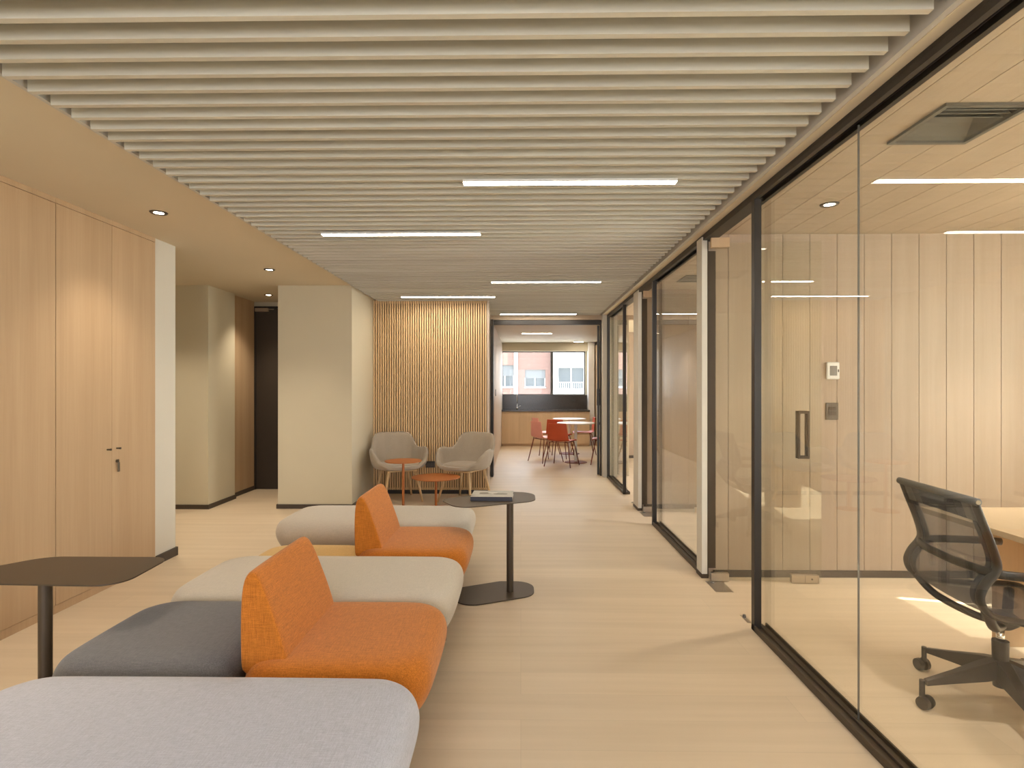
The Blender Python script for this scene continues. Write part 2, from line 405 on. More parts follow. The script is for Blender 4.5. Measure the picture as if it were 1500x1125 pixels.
# office walls of vertical oak planks
def plank_wall(name, x0, x1, y0, y1, lab):
    """faces both -Y and +Y"""
    mb = MB(); mb.box(x0, x1, y0+.007, y1-.007, 0, 2.70)
    x = 1.333
    while x < x1:
        a, b = max(x+.002, x0), min(x+.197, x1)
        if b-a > .01:
            mb.box(a, b, y0, y0+.008, .05, ZO); mb.box(a, b, y1-.008, y1, .05, ZO)
        x += .199
    struct(mb.build(name, M['oak_wall']), lab, 'wall')
plank_wall('wall_office_back', 1.375, 4.75, 4.235, 4.335, 'oak plank wall at the back of the nearest office')
plank_wall('wall_office_middle_back', 1.375, 4.75, 6.6, 6.7, 'oak plank wall at the back of the second office')
plank_wall('wall_office_far_back', 1.65, 4.75, 11.3, 11.4, 'oak plank wall at the back of the third office')
for nm, y, x0 in (('baseboard_office', 4.222, 1.42), ('baseboard_office_middle', 6.587, 1.42), ('baseboard_office_far', 11.287, 1.65)):
    struct(MB().box(x0, 4.6, y, y+.016, 0, .05).build(nm, M['base']), 'dark baseboard under ' + {'baseboard_office':'the nearest office wall','baseboard_office_middle':'the second office wall','baseboard_office_far':'the third office wall'}[nm], 'baseboard')

# left side: pier at the end of the cabinets, corridor walls, block, slat wall
struct(MB().box(-3.35, -2.87, -3.2, 2.50, 0, ZF+.02).build('wall_left', M['plaster']), 'plain plaster wall beside the cabinets', 'wall')
struct(MB().box(-3.45, -3.30, 2.50, 4.45, 0, ZF+.02).build('wall_left_back', M['plaster']), 'wall behind the oak cabinets', 'wall')
struct(MB().box(-3.45, -2.875, 4.435, 4.70, 0, ZF+.02).build('wall_left_end', M['plaster_grey']), 'light grey wall end beside the last oak cabinet door', 'wall')
struct(MB().box(-2.875, -2.86, 4.44, 4.712, 0, .07).box(-3.45, -2.86, 4.70, 4.712, 0, .07).build('baseboard_left_end', M['base']), 'dark baseboard around the light grey wall end', 'baseboard')
struct(MB().box(-6.2, -3.59, 6.49, 7.10, 0, ZF+.02).box(-6.2, -3.675, 7.10, 9.2, 0, ZF+.02).build('wall_corridor', M['plaster']), 'beige corner wall of the side corridor', 'wall')
struct(MB().box(-6.2, -3.575, 6.475, 6.49, 0, .05).box(-3.59, -3.575, 6.49, 7.105, 0, .05).build('baseboard_corridor', M['base']), 'dark baseboard around the corridor corner wall', 'baseboard')
struct(MB().box(-6.2, -6.1, 2.5, 6.6, 0, ZF+.02).build('wall_corridor_end', M['plaster']), 'end wall of the side corridor', 'wall')
struct(MB().box(-6.2, -3.4, 4.3, 4.44, 0, ZF+.02).build('wall_corridor_near', M['plaster']), 'near wall of the side corridor', 'wall')
# oak door lining stepped back behind the corner wall, dark door
mb = MB()
mb.box(-3.675, -3.65, 7.10, 7.745, .045, ZF)
struct(mb.build('trim_4', M['oak_cab']), 'narrow oak lining beside the dark corridor door', 'trim')
struct(MB().box(-3.675, -3.636, 7.10, 7.745, 0, .05).build('baseboard_lining', M['base']), 'dark baseboard under the oak lining', 'baseboard')
struct(MB().box(-3.70, -2.75, 7.80, 7.9, 0, ZF+.02).build('wall_corridor_back', M['plaster']), 'wall around the dark corridor door', 'wall')
d = thing('door_1', 'tall dark brown door at the end of the side corridor', 'door', (-3.25, 7.78, 0)); struct(d)
MB().box(-.38, .45, -.02, .02, .004, 2.475).build('door_leaf', M['door_dark'], d, bevel=.002)
MB().box(-.405, -.38, -.03, .02, 0, 2.505).box(-.38, .47, -.03, .02, 2.48, 2.505).build('door_frame', M['black'], d)
MB().box(-.38, -.20, -.06, -.02, 2.43, 2.478).box(-.30, -.12, -.058, -.045, 2.455, 2.467).build('door_closer', M['steel'], d, bevel=.003)
struct(MB().box(-2.80, -1.945, 6.53, 9.2, 0, ZF+.02).build('wall_block', M['plaster']), 'beige wall block between the side corridor and the slatted wall', 'wall')
struct(MB().box(-2.815, -1.93, 6.517, 6.532, 0, .05).box(-2.815, -2.80, 6.532, 7.8, 0, .05).box(-1.945, -1.932, 6.532, 7.46, 0, .05).build('baseboard_block', M['base']), 'dark baseboard around the beige wall block', 'baseboard')
# the slatted accent wall
mb = MB(); mb.box(-1.945, -.432, 7.498, 7.64, 0, ZS+.02).box(-1.945, -.515, 7.64, 8.95, 0, ZS+.02)
struct(mb.build('wall_slat_core', M['slat_gap']), 'dark backing of the slatted oak wall', 'wall')
mb = MB(); mb.box(-1.945, -.43, 7.488, 7.4985, .05, .075).box(-1.945, -.43, 7.488, 7.4985, 2.50, ZS)
x = -1.940
while x < -.45:
    mb.box(x, x+.0195, 7.468, 7.4985, .05, ZS+.01); x += .0306
struct(mb.build('wall_slat', M['oak_slat']), 'oak wall of narrow vertical slats behind the lounge chairs', 'wall')
struct(MB().box(-1.93, -.43, 7.46, 7.486, 0, .05).build('baseboard_slat', M['black']), 'black baseboard under the slatted oak wall', 'baseboard')
struct(MB().box(-.445, -.421, 7.462, 7.65, 0, ZS+.01).box(-.515, -.495, 7.65, 8.95, 0, ZS+.01).build('trim_5', M['pale_panel']), 'pale end strip of the slatted wall', 'trim')

# kitchen shell
struct(MB().box(-.62, -.47, 8.95, 14.2, 0, 2.6).build('wall_kitchen_left', M['pale_panel']), 'pale panelled wall on the left of the kitchen', 'wall')
mb = MB()
for a, b in ((9.2, 10.06), (10.068, 10.85), (10.858, 11.9), (11.908, 13.0), (13.008, 14.05)): mb.box(-.472, -.458, a, b, .04, 2.46)
struct(mb.build('wall_kitchen_panelling', M['pale_panel']), 'tall pale panels lining the left of the kitchen', 'wall')
o = tag(MB().box(-.458, -.448, 10.20, 10.30, 1.24, 1.36).build('door_handle_plate', M['slate'], bevel=.004), 'grey pull plate on the pale panels of the kitchen', 'handle')
struct(o)
o.name = 'trim_6'
struct(MB().box(-.62, 4.75, 9.06, 14.2, 2.485, 2.74).build('ceiling_kitchen', M['white_plank']), 'whitish plank ceiling of the kitchen', 'ceiling')
struct(MB().box(-.62, 4.75, 8.98, 9.12, 2.46, 2.74).build('wall_kitchen_lintel', M['oak_ceil']), 'strip of wall above the kitchen opening', 'wall')
struct(MB().box(1.272, 1.337, 8.86, 9.12, 0, 2.6).build('wall_kitchen_pier', M['plaster_grey']), 'narrow light grey pier beside the kitchen opening', 'wall')
struct(MB().box(1.337, 1.70, 9.0, 9.12, 0, 2.6).box(1.62, 1.70, 9.12, 11.35, 0, 2.6).build('wall_kitchen_right', M['plaster']), 'wall between the kitchen and the third office', 'wall')
# window wall of the kitchen (opening X -.5..1.6, z 1.215..2.28)
YK = 14.08
mb = MB()
mb.box(-.62, -.47, YK, 14.3, 0, 2.74).box(1.60, 4.75, YK, 14.3, 0, 2.74).box(-.47, 1.60, YK, 14.3, 0, 1.20).box(-.47, 1.60, YK, 14.3, 2.29, 2.74)
struct(mb.build('wall_kitchen_back', M['plaster']), 'kitchen end wall around the wide window', 'wall')
w = thing('window_1', 'wide kitchen window looking onto a brick building', 'window', (0, YK+.12, 0)); struct(w)
mb = MB(); mb.box(-.47, 1.6, -.03, .03, 1.20, 1.225).box(-.47, 1.6, -.03, .03, 2.262, 2.29).box(-.47, -.452, -.03, .03, 1.225, 2.262).box(1.57, 1.6, -.03, .03, 1.225, 2.262).box(.735, .80, -.035, .03, 1.225, 2.262)
mb.build('window_frame', M['slate'], w, bevel=.003)
MB().box(-.455, .737, -.006, .006, 1.222, 2.265).build('window_pane', M['glass_win'], w)
MB().box(.798, 1.573, -.006, .006, 1.222, 2.265).build('window_pane', M['glass_win'], w)
struct(MB().box(-.457, 1.72, 13.93, YK, 2.285, 2.485).build('trim_7', M['plaster']), 'boxed blind pelmet above the kitchen window', 'trim')
struct(MB().box(1.63, 1.77, 13.75, YK, 0, 2.485).build('wall_kitchen_column', M['white_paint']), 'white column to the right of the kitchen window', 'wall')

# far room ends
struct(MB().box(-3.4, -2.5, -3.2, -3.05, 0, 2.74).box(1.2, 4.9, -3.2, -3.05, 0, 2.74).box(-2.5, 1.2, -3.2, -3.05, 0, .45).box(-2.5, 1.2, -3.2, -3.05, 2.42, 2.74).build('wall_rear', M['plaster']), 'end wall behind the viewer with a window', 'wall')
w = thing('window_2', 'window in the end wall behind the viewer', 'window', (0, -3.12, 0)); struct(w)
MB().box(-2.5, 1.2, -.03, .03, .45, .5).box(-2.5, 1.2, -.03, .03, 2.37, 2.42).box(-2.5, -2.45, -.03, .03, .5, 2.37).box(1.15, 1.2, -.03, .03, .5, 2.37).box(-.675, -.625, -.03, .03, .5, 2.37).build('window_frame', M['slate'], w)
struct(MB().box(1.335, 1.44, -3.1, -.6, 0, 2.7).box(1.44, 4.75, -.75, -.65, 0, 2.7).build('wall_office_near', M['plaster']), 'plaster wall at the near end of the office', 'wall')
# office window wall on the right, X = 4.6
XR = 4.6
mb = MB()
def solid_wall_right(y0, y1, holes):
    ys = y0
    for a, b in holes:
        mb.box(XR, XR+.15, ys, a, 0, 2.7); mb.box(XR, XR+.15, a, b, 0, .85); mb.box(XR, XR+.15, a, b, 2.42, 2.7); ys = b
    mb.box(XR, XR+.15, ys, y1, 0, 2.7)
HOLES = [(-.3, 3.365), (4.7, 6.3), (7.2, 10.8)]
solid_wall_right(-.75, 14.2, HOLES)
struct(mb.build('wall_right', M['plaster']), 'outer wall on the right with the office windows', 'wall')
for i, (a, b) in enumerate(HOLES):
    w = thing('window_%d' % (i+3), ['window at the right of the nearest office', 'window at the right of the second office', 'window at the right of the third office'][i], 'window', (XR+.09, 0, 0)); struct(w)
    MB().box(-.03, .03, a, b, .85, .89).box(-.03, .03, a, b, 2.38, 2.42).box(-.03, .03, a, a+.012, .89, 2.38).box(-.03, .03, b-.004, b, .89, 2.38).build('window_frame', M['slate'], w)
    MB().box(-.005, .005, a+.01, b-.003, .885, 2.385).build('window_pane', M['glass_win'], w)
bl = thing('roller_blind', 'pale screen roller blind drawn over the nearest office window', 'blind', (XR-.03, 0, 0))
MB().box(-.001, .001, 1.6, 3.342, .80, 2.43).build('blind_cloth', M['blind'], bl)
MB().cyl((0, 1.58, 2.45), (0, 3.36, 2.45), .03).build('roller_tube', M['white_paint'], bl, smooth=True)

# ------------------------------------------------------------------ glazed partitions
def pane(parent, y0, y1, z0=.03, z1=2.50):
    return MB().box(1.383, 1.393, y0, y1, z0, z1).build('glass_pane', M['glass'], parent)
def partition(label, y0, y1, joints, posts):
    g = thing('glass_partition', label, 'glass partition', (0, 0, 0), group='framed glass partitions along the corridor')
    # bottom rail: a shallow U channel, two lips and the bed
    MB().box(GX, 1.425, y0, y1, 0, .018).box(GX, 1.345, y0, y1, .018, .035).box(1.378, 1.398, y0, y1, .018, .030).box(1.415, 1.425, y0, y1, .018, .035).build('bottom_rail', M['bronze'], g, bevel=.0015)
    MB().box(GX, 1.36, y0, y1, 2.475, 2.50).box(1.401, 1.425, y0, y1, 2.475, 2.50).box(1.372, 1.374, y0, y1, 2.478, 2.50).box(GX, 1.425, y0, y1, 2.50, 2.517).build('top_rail', M['black'], g, bevel=.0015)
    edges = [y0+.01] + joints + [y1-.01]
    for a, b in zip(edges, edges[1:]): pane(g, a+(.0015 if a != edges[0] else 0), b-(.0015 if b != edges[-1] else 0))
    for p in posts: MB().box(GX, 1.3755, p, p+.045, .0, 2.48).build('post', M['black'], g, bevel=.002)
    for j in joints: MB().box(1.384, 1.392, j-.001, j+.001, .031, 2.477).build('joint_seal', M['slate'], g)
    return g
partition('nearest clear glass partition, beside the mesh office chair', -.6, 3.325, [.9, 2.365], [3.28])
partition('clear glass partition between the first and second doorways', 4.325, 5.835, [], [5.79])
partition('farthest clear glass partition, next to the kitchen opening', 7.46, 8.86, [], [7.46, 8.815])
# header rails over the doorways and pivot door sets
struct(MB().box(GX, 1.425, 3.325, 4.325, 2.475, 2.517).build('trim_8', M['black']), 'black head track over the nearest doorway', 'trim')
struct(MB().box(GX, 1.425, 5.835, 7.46, 2.475, 2.517).build('trim_9', M['black']), 'black head track over the far doorways', 'trim')
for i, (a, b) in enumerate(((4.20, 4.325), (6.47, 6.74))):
    struct(MB().box(GX-.008, 1.367, a, b, .03, 2.50).build('trim_%d' % (10+2*i), M['plaster_grey'], bevel=.002), ['light grey post between the nearest doorway and the second glass partition', 'light grey post beside the second doorway'][i], 'post')
    struct(MB().box(GX-.012, 1.375, a-.004, b, 0, .03).box(1.367, 1.375, a, b, .03, 2.50).box(1.367, 1.432, a+.012, a+.03, .07, 2.40).build('trim_%d' % (11+2*i), M['bronze']), ['dark jamb strip behind the nearest light grey post', 'dark jamb strip behind the far light grey post'][i], 'trim')  # the tall free strip is a dark reflection in the door glass, built as geometry
def glass_door(label, y):
    d = thing('glass_door', label, 'door', (1.40, y, 0), R(-3.2), group='frameless glass doors standing open into the offices')
    MB().box(0, .74, -.005, .005, .012, 2.44).build('door_leaf', M['glass'], d)
    MB().box(-.03, .10, -.018, .018, 2.405, 2.475).build('top_pivot_block', M['oak_cab'], d, bevel=.002)
    MB().box(-.03, .095, -.018, .018, .006, .062).build('pivot_patch', M['steel'], d, bevel=.002)
    lk = MB().box(.53, .72, -.016, .016, .006, .062).build('lock_patch', M['steel'], d, bevel=.002)
    MB().box(.622, .624, -.0175, -.0155, .01, .058).cyl((.67, -.0155, .034), (.67, -.018, .034), .007, n=14).build('lock_cylinder', M['slate'], lk)
    h = MB()
    for s in (-1, 1):
        z0, z1 = .89, 1.23; q = s*.018; a, b = sorted((q-.007, q+.007)); c, e = sorted((s*.005, q))
        h.box(.572, .587, a, b, z0, z1).box(.635, .650, a, b, z0, z1).box(.572, .650, a, b, z1-.02, z1).box(.572, .650, a, b, z0, z0+.02)
        h.box(.60, .618, c, e, z0, z0+.02).box(.60, .618, c, e, z1-.02, z1)
    h.build('handle', M['bronze'], d, bevel=.002)
    return d
glass_door('frameless glass door standing open into the nearest office', 4.135)
glass_door('frameless glass door standing open into the second office', 6.40)
def floor_plate(label, x, y, w, dd):
    t = thing('floor_closer', label, 'floor closer', (x, y, 0), group='steel door closers let into the floor')
    MB().box(-w/2, w/2, -dd/2, dd/2, .0003, .003).build('cover_plate', M['steel'], t, bevel=.0008)
    MB().cyl((-.02, dd*.35, .003), (-.02, dd*.35, .007), .016, n=16).build('spindle', M['slate'], t)
floor_plate('steel floor closer plate under the nearest open glass door', 1.39, 4.02, .12, .22)
floor_plate('steel floor closer plate under the second open glass door', 1.39, 6.29, .12, .22)
floor_plate('steel floor plate in front of the third office doorway', 1.375, 6.86, .08, .18)
t = thing('door_stop', 'small steel door stop on the floor by the black post', 'door stop', (1.355, 3.46, 0))
MB().box(-.012, .012, -.055, .055, .0003, .004).build('base_plate', M['steel'], t)
MB().cyl((0, .02, .004), (0, .02, .02), .01, .008, n=14).build('stop_bumper', M['slate'], t)

# kitchen entrance frame and the door folded open beside it
f = thing('kitchen_door_frame', 'black metal frame around the kitchen opening', 'door frame', (0, 9.03, 0))
MB().box(-.455, 1.272, -.03, .05, 2.385, 2.455).build('head_beam', M['black'], f, bevel=.003)
MB().box(-.468, -.43, -.16, .05, 0, 2.455).build('side_post', M['black'], f, bevel=.003)
MB().box(1.255, 1.275, -.03, .05, 0, 2.385).build('side_post', M['black'], f, bevel=.003)
d = thing('glass_door', 'black edged glass door folded open at the kitchen opening', 'door', (1.232, 9.09, 0), R(-7.8))
MB().box(-.018, .018, 0, .05, .01, 2.38).box(-.018, .018, .80, .85, .01, 2.38).box(-.018, .018, .05, .80, .01, .06).box(-.018, .018, .05, .80, 2.32, 2.38).build('door_frame', M['black'], d, bevel=.002)
MB().box(-.004, .004, .045, .805, .055, 2.325).build('door_leaf', M['glass'], d)
MB().box(.018, .035, .01, .04, .80, .84).box(.018, .035, .01, .04, 1.20, 1.24).box(.03, .05, .008, .042, .77, 1.26).build('handle', M['black'], d, bevel=.003)

# ------------------------------------------------------------------ lights
def led(label, x, y, z, ln, wd=.062, group=None, rz=0):
    t = thing('linear_light', label, 'ceiling light', (x, y, z), rz, group=group)
    a, b = ln/2, wd/2
    MB().box(-a, a, -b, b, -.006, .0).box(-a, a, -b, -b+.002, -.014, -.006).box(-a, a, b-.002, b, -.014, -.006).box(-a, -a+.002, -b+.002, b-.002, -.014, -.006).box(a-.002, a, -b+.002, b-.002, -.014, -.006).build('housing', M['white_paint'], t)
    MB().box(-a+.002, a-.002, -b+.002, b-.002, -.0135, -.006).build('diffuser', M['led'], t)
G = 'linear lights under the slatted corridor ceiling'
led('nearest and largest linear light under the slatted ceiling', .266, 3.125, ZS, 1.165, group=G)
led('second linear light from the front, left of centre', -.878, 4.165, ZS, 1.165, group=G)
led('third linear light from the front, right of centre', .268, 6.085, ZS, 1.165, group=G)
led('linear light just in front of the slatted oak wall', -.905, 7.07, ZS, 1.165, group=G)
led('farthest corridor light, just before the kitchen opening', .266, 8.755, ZS, 1.165, group=G)
led('linear light of the corridor just overhead, right of centre', .268, .144, ZS, 1.165, group=G)
led('linear light of the corridor just overhead, left of centre', -.878, 1.206, ZS, 1.165, group=G)
led('linear light on the whitish kitchen ceiling', .32, 11.42, 2.485, .6, .05)
led('small flat light on the kitchen ceiling by the window', 1.37, 13.55, 2.485, .22, .12)

def spot(x, y, z, e, size=100, blend=.9, c=(1, .85, .66)):
    l = bpy.data.lights.new('downlight_beam', 'SPOT'); l.energy = e; l.spot_size = R(size); l.spot_blend = blend; l.color = c; l.shadow_soft_size = .035
    o = bpy.data.objects.new('downlight_beam', l); COL.objects.link(o); o.location = (x, y, z)
def downlight(label, x, y, z, e, size=100, group='round recessed downlights'):
    t = thing('downlight', label, 'ceiling light', (x, y, z), group=group)
    MB().lathe([(.033, -.001), (.033, -.006), (.050, -.008), (.055, -.001)]).build('trim_ring', M['bronze'], t, smooth=True)
    MB().lathe([(.033, -.0005), (.033, -.003)], n=28).build('lens', M['lens'], t)
    spot(x, y, z-.03, e, size)
DL = 15
downlight('round downlight above the oak cabinet doors', -2.425, 3.78, ZF, DL)
downlight('round downlight in the plain ceiling beyond the wall end', -2.50, 5.63, ZF, DL*1.35)
downlight('round downlight in front of the dark corridor door', -3.20, 7.18, ZF, DL*1.5)
downlight('round downlight in the oak ceiling of the nearest office', 1.90, 3.54, ZO, DL*1.7, 82)
for x, y, z in ((-2.42, 1.9, ZF), (-2.42, .1, ZF), (-4.3, 5.6, ZF), (-3.6, 5.55, ZF), (3.3, 3.54, ZO), (1.9, 1.6, ZO), (3.3, 1.6, ZO), (2.0, 5.6, ZO), (3.4, 5.4, ZO), (2.2, 8.2, ZO), (2.4, 10.2, ZO)):  # unseen beams without fixtures; the two in the side corridor are added fill
    if z == ZF: spot(x, y, z-.03, DL*(2.2 if y == 1.9 else 1.25), 85 if y < 3 else 115)
    else: spot(x, y, z-.03, DL*2.7, 80, .9, (1, .92, .84))
for x, y in ((.55, 12.7), (.95, 10.6), (.1, 11.0), (1.3, 12.7)): spot(x, y, 2.45, 16, 130)  # added fill spots with no fixtures, to brighten the kitchen fronts

# ------------------------------------------------------------------ oak cabinets on the left
def cabinet(label, y0, y1, ym, lock):
    c = thing('tall_cabinet', label, 'cabinet', (-2.87, y0, 0), group='full height oak cabinets along the left wall')
    w, m_ = y1-y0, ym-y0
    MB().box(-.42, -.02, .002, w-.002, .05, 2.535).build('body', M['oak_cab'], c)
    MB().box(-.42, -.004, .0, w, 0, .05).build('plinth', M['oak_cab'], c)
    MB().box(-.42, -.0, .0, w, 2.537, ZF).build('top_filler', M['oak_cab'], c)
    for k, (a, b) in enumerate(((.0015, m_-.0015), (m_+.0015, w-.0015))):
        d = MB().box(-.0195, .0, a, b, .053, 2.534).build('door', M['oak_cab'], c, bevel=.001)
        q = b-.045 if k == 0 else a+.045
        MB().cyl((0, q-.0, .966), (.026, q, .966), .0055, n=14).cyl((.024, q, .966), (.03, q, .966), .0075, n=14).build('knob', M['bronze'], d, smooth=False)
        if k == 1 and lock:
            MB().cyl((0, q, .875), (.012, q, .875), .011, n=16).box(.012, .016, q-.004, q+.004, .862, .888).build('lock', M['bronze'], d)
            MB().box(.014, .020, q-.011, q+.007, .80, .866).build('key_fob', M['sw'], d, bevel=.002)
    return c
cabinet('tall oak cabinet with a key in its lock, next to the grey wall end', 3.475, 4.432, 3.957, True)
cabinet('tall oak cabinet at the left edge, nearer of the two', 2.515, 3.473, 2.995, False)

# ------------------------------------------------------------------ sofa landscape
def cushion(mb, hx, hy, zt=.44, zb=.18, r=.16):
    h = zt-zb
    prof = [(.15, zb), (.10, zb+.004), (.050, zb+.15*h), (.012, zb+.42*h), (0, zb+.62*h), (.006, zt-.055), (.026, zt-.017), (.065, zt-.001), (.14, zt+.004), (.22, zt+.006)]
    rings = []
    for ins, z in prof:
        rr = max(.03, r-ins*.55) + 0.0
        rings.append([(x, y, z) for x, y in rrect(hx-ins, hy-ins, min(rr, hx-ins-.005, hy-ins-.005), 5)])
    return mb.loops(rings)
def sofa_legs(t, hx, hy):
    for sx in (-1, 1):
        for sy in (-1, 1):
            x, y = sx*(hx-(.095 if hx > .5 else .17)), sy*(hy-.15)
            MB().loops([[(x-.012*sx-.014+dx, y+dy, 0) for dx, dy in ((0,-.012),(.018,-.012),(.018,.012),(0,.012))],
                        [(x-.014+dx*1.3, y+dy*1.5, .19) for dx, dy in ((0,-.018),(.018,-.018),(.018,.018),(0,.018))]]).build('leg', M['black'], t, bevel=.002)
def bench(label, cx, cy, mat_, hx=.695, hy=.345, group=None, zt=.44):
    t = thing('upholstered_bench', label, 'bench', (cx, cy, 0), group=group)
    cushion(MB(), hx, hy, zt).build('seat_cushion', mat_, t, sub=2)
    MB().box(-hx+.16, hx-.16, -hy+.14, hy-.14, .15, .19).build('base_frame', M['black'], t)
    sofa_legs(t, hx, hy); return t
def ottoman(label, cx, cy, mat_, zt=.44, zb=.18):
    t = thing('ottoman', label, 'ottoman', (cx, cy, 0))
    cushion(MB(), .345+.03*(zt < .4), .345, zt, zb).build('seat_cushion', mat_, t, sub=2)
    if zt > .4:
        MB().box(-.19, .19, -.19, .19, .15, .19).build('base_frame', M['black'], t); sofa_legs(t, .345, .345)
    else:
        MB().box(-.22, .22, -.22, .22, 0, zb+.01).build('plinth', M['black'], t)
    return t
def lounge(label, cx, cy, mat_, group=None):
    t = thing('armless_lounge_chair', label, 'seat', (cx, cy, 0), group=group)
    cushion(MB(), .345, .345).build('seat_cushion', mat_, t, sub=2)
    # wedge backrest on the left side: upright back, sloping front
    prof = [(.0, .37), (-.002, .41), (-.006, .52), (-.006, .66), (.006, .735), (.040, .752), (.072, .705), (.112, .60), (.148, .50), (.174, .41), (.178, .37)]
    cxp, czp = .075, .55
    rings = []
    for yy, sc in ((-.262, .78), (-.264, .93), (-.252, .985), (-.225, 1.0), (0, 1.0), (.225, 1.0), (.252, .985), (.264, .93), (.262, .78)):
        # ends round over towards the top corners
        rings.append([(-.335 + cxp + (x-cxp)*sc, yy*(1.0 - .03*max(0, (z-.45)/.3)), czp + (z-czp)*(sc if z > .45 else .5+.5*sc)) for x, z in prof])
    MB().loops(rings).build('backrest', mat_, t, sub=2)
    MB().box(-.19, .19, -.19, .19, .15, .19).build('base_frame', M['black'], t)
    sofa_legs(t, .345, .345); return t
XC, XLc, XRc = -1.005, -1.352, -.658
GB = 'long upholstered benches of the seating group'
bench('pale grey bench in the foreground, nearest the viewer', XC, 1.575, M['f_light'], group=GB, zt=.449)
bench('greige bench in the middle, between the two orange seats', XC, 2.955, M['f_taupe'], group=GB)
bench('beige bench at the far end, beyond the second orange seat', XC-.068, 4.345, M['f_taupe'], hx=.72, group=GB)
ottoman('charcoal grey square ottoman left of the near orange seat', XLc, 2.265, M['f_dark'])
ottoman('low mustard yellow ottoman left of the far orange seat', XLc-.03, 3.65, M['f_yellow'], .31, .06)
GO = 'orange lounge seats with a wedge backrest'
lounge('near orange seat with wedge backrest, behind the foreground bench', XRc, 2.265, M['f_orange'], GO)
lounge('far orange seat with wedge backrest, in front of the beige bench', XRc, 3.65, M['f_orange'], GO)

# ------------------------------------------------------------------ side tables
def side_table(label, px, py, top, trad, base, brad, h=.63, group=None):
    t = thing('side_table', label, 'side table', (px, py, 0), group=group)
    loc = lambda P: [(x-px, y-py) for x, y in P]
    MB().prism(round_poly(loc(top), trad, 9), h-.006, h).build('table_top', M['bronze'], t, bevel=.0015)
    MB().prism(round_poly(loc(base), brad, 9), 0.0005, .008).build('base_plate', M['bronze'], t, bevel=.002)
    MB().cyl((0, 0, .008), (0, 0, h-.006), .0235, n=28).build('pole', M['bronze'], t, smooth=False)
    return t
GT = 'dark bronze side tables beside the sofa group'
o = side_table('dark side table holding a book, right of the sofa group', -.074, 3.885,
    [(-.56, 3.90), (-.40, 3.62), (.10, 3.86), (.10, 4.18), (-.18, 4.20)], [.09, .12, .12, .14, .12],
    [(-.475, 3.93), (-.405, 3.585), (.09, 3.81), (.09, 4.09), (-.15, 4.09)], [.06, .13, .12, .13, .06], group=GT)
o = side_table('dark side table at the left edge, above the charcoal ottoman', -1.88, 2.225,
    [(-2.38, 2.25), (-2.07, 2.20), (-1.56, 2.185), (-1.585, 2.56), (-2.15, 2.56)], [.08, .3, .10, .08, .16],
    [(-2.34, 2.28), (-2.05, 2.14), (-1.78, 2.14), (-1.74, 2.52), (-2.12, 2.52)], [.08, .2, .10, .12, .12], group=GT)
b = thing('book', 'grey covered hardback book lying on the dark side table', 'book', (-.197, 3.97, .63), R(-1.5))
hx, hy = .142, .118
MB().box(-hx+.004, hx-.006, -hy+.003, hy-.005, .003, .024).build('page_block', M['paper'], b)
MB().box(-hx, hx, -hy+.002, hy, 0, .003).build('back_cover', M['cover'], b)
fc = MB().box(-hx, hx, -hy+.002, hy, .024, .027).build('front_cover', M['cover'], b)
MB().prism([(-.055+.045*math.cos(a)*(1+.25*math.cos(3*a)), .015+.032*math.sin(a)) for a in [R(i*20) for i in range(18)]], .0268, .0274).prism([(.055+.05*math.cos(a), -.005+.028*math.sin(a)*(1+.2*math.cos(2*a))) for a in [R(i*20) for i in range(18)]], .0268, .0274).build('cover_picture', M['pic'], fc)
MB().prism([(.0+.035*math.cos(a), .03+.022*math.sin(a)) for a in [R(i*24) for i in range(15)]], .0268, .0276).build('cover_picture', M['pic2'], fc)
sp = MB().box(-hx, hx, -hy-.001, -hy+.003, 0, .027).build('spine', M['spine'], b, bevel=.001)

# rust round tables
def round_table(label, x, y, r, h, rb, group):
    t = thing('round_side_table', label, 'side table', (x, y, 0), group=group)
    MB().lathe([(r-.01, h-.012), (r-.002, h-.008), (r, h-.004), (r-.002, h)], n=56).build('table_top', M['rust'], t)
    MB().cyl((0, 0, .006), (0, 0, h-.012), .0145, n=20).build('pole', M['rust'], t)
    MB().lathe([(rb, .0005), (rb, .004), (rb-.004, .007), (.0, .009)][:3], n=40).build('base_plate', M['rust'], t)
GR = 'rust orange round tables by the lounge chairs'
round_table('tall small rust orange round table before the left lounge chair', -1.345, 6.50, .210, .56, .135, GR)
round_table('low wide rust orange round table between the lounge chairs', -.985, 6.60, .281, .359, .13, GR)

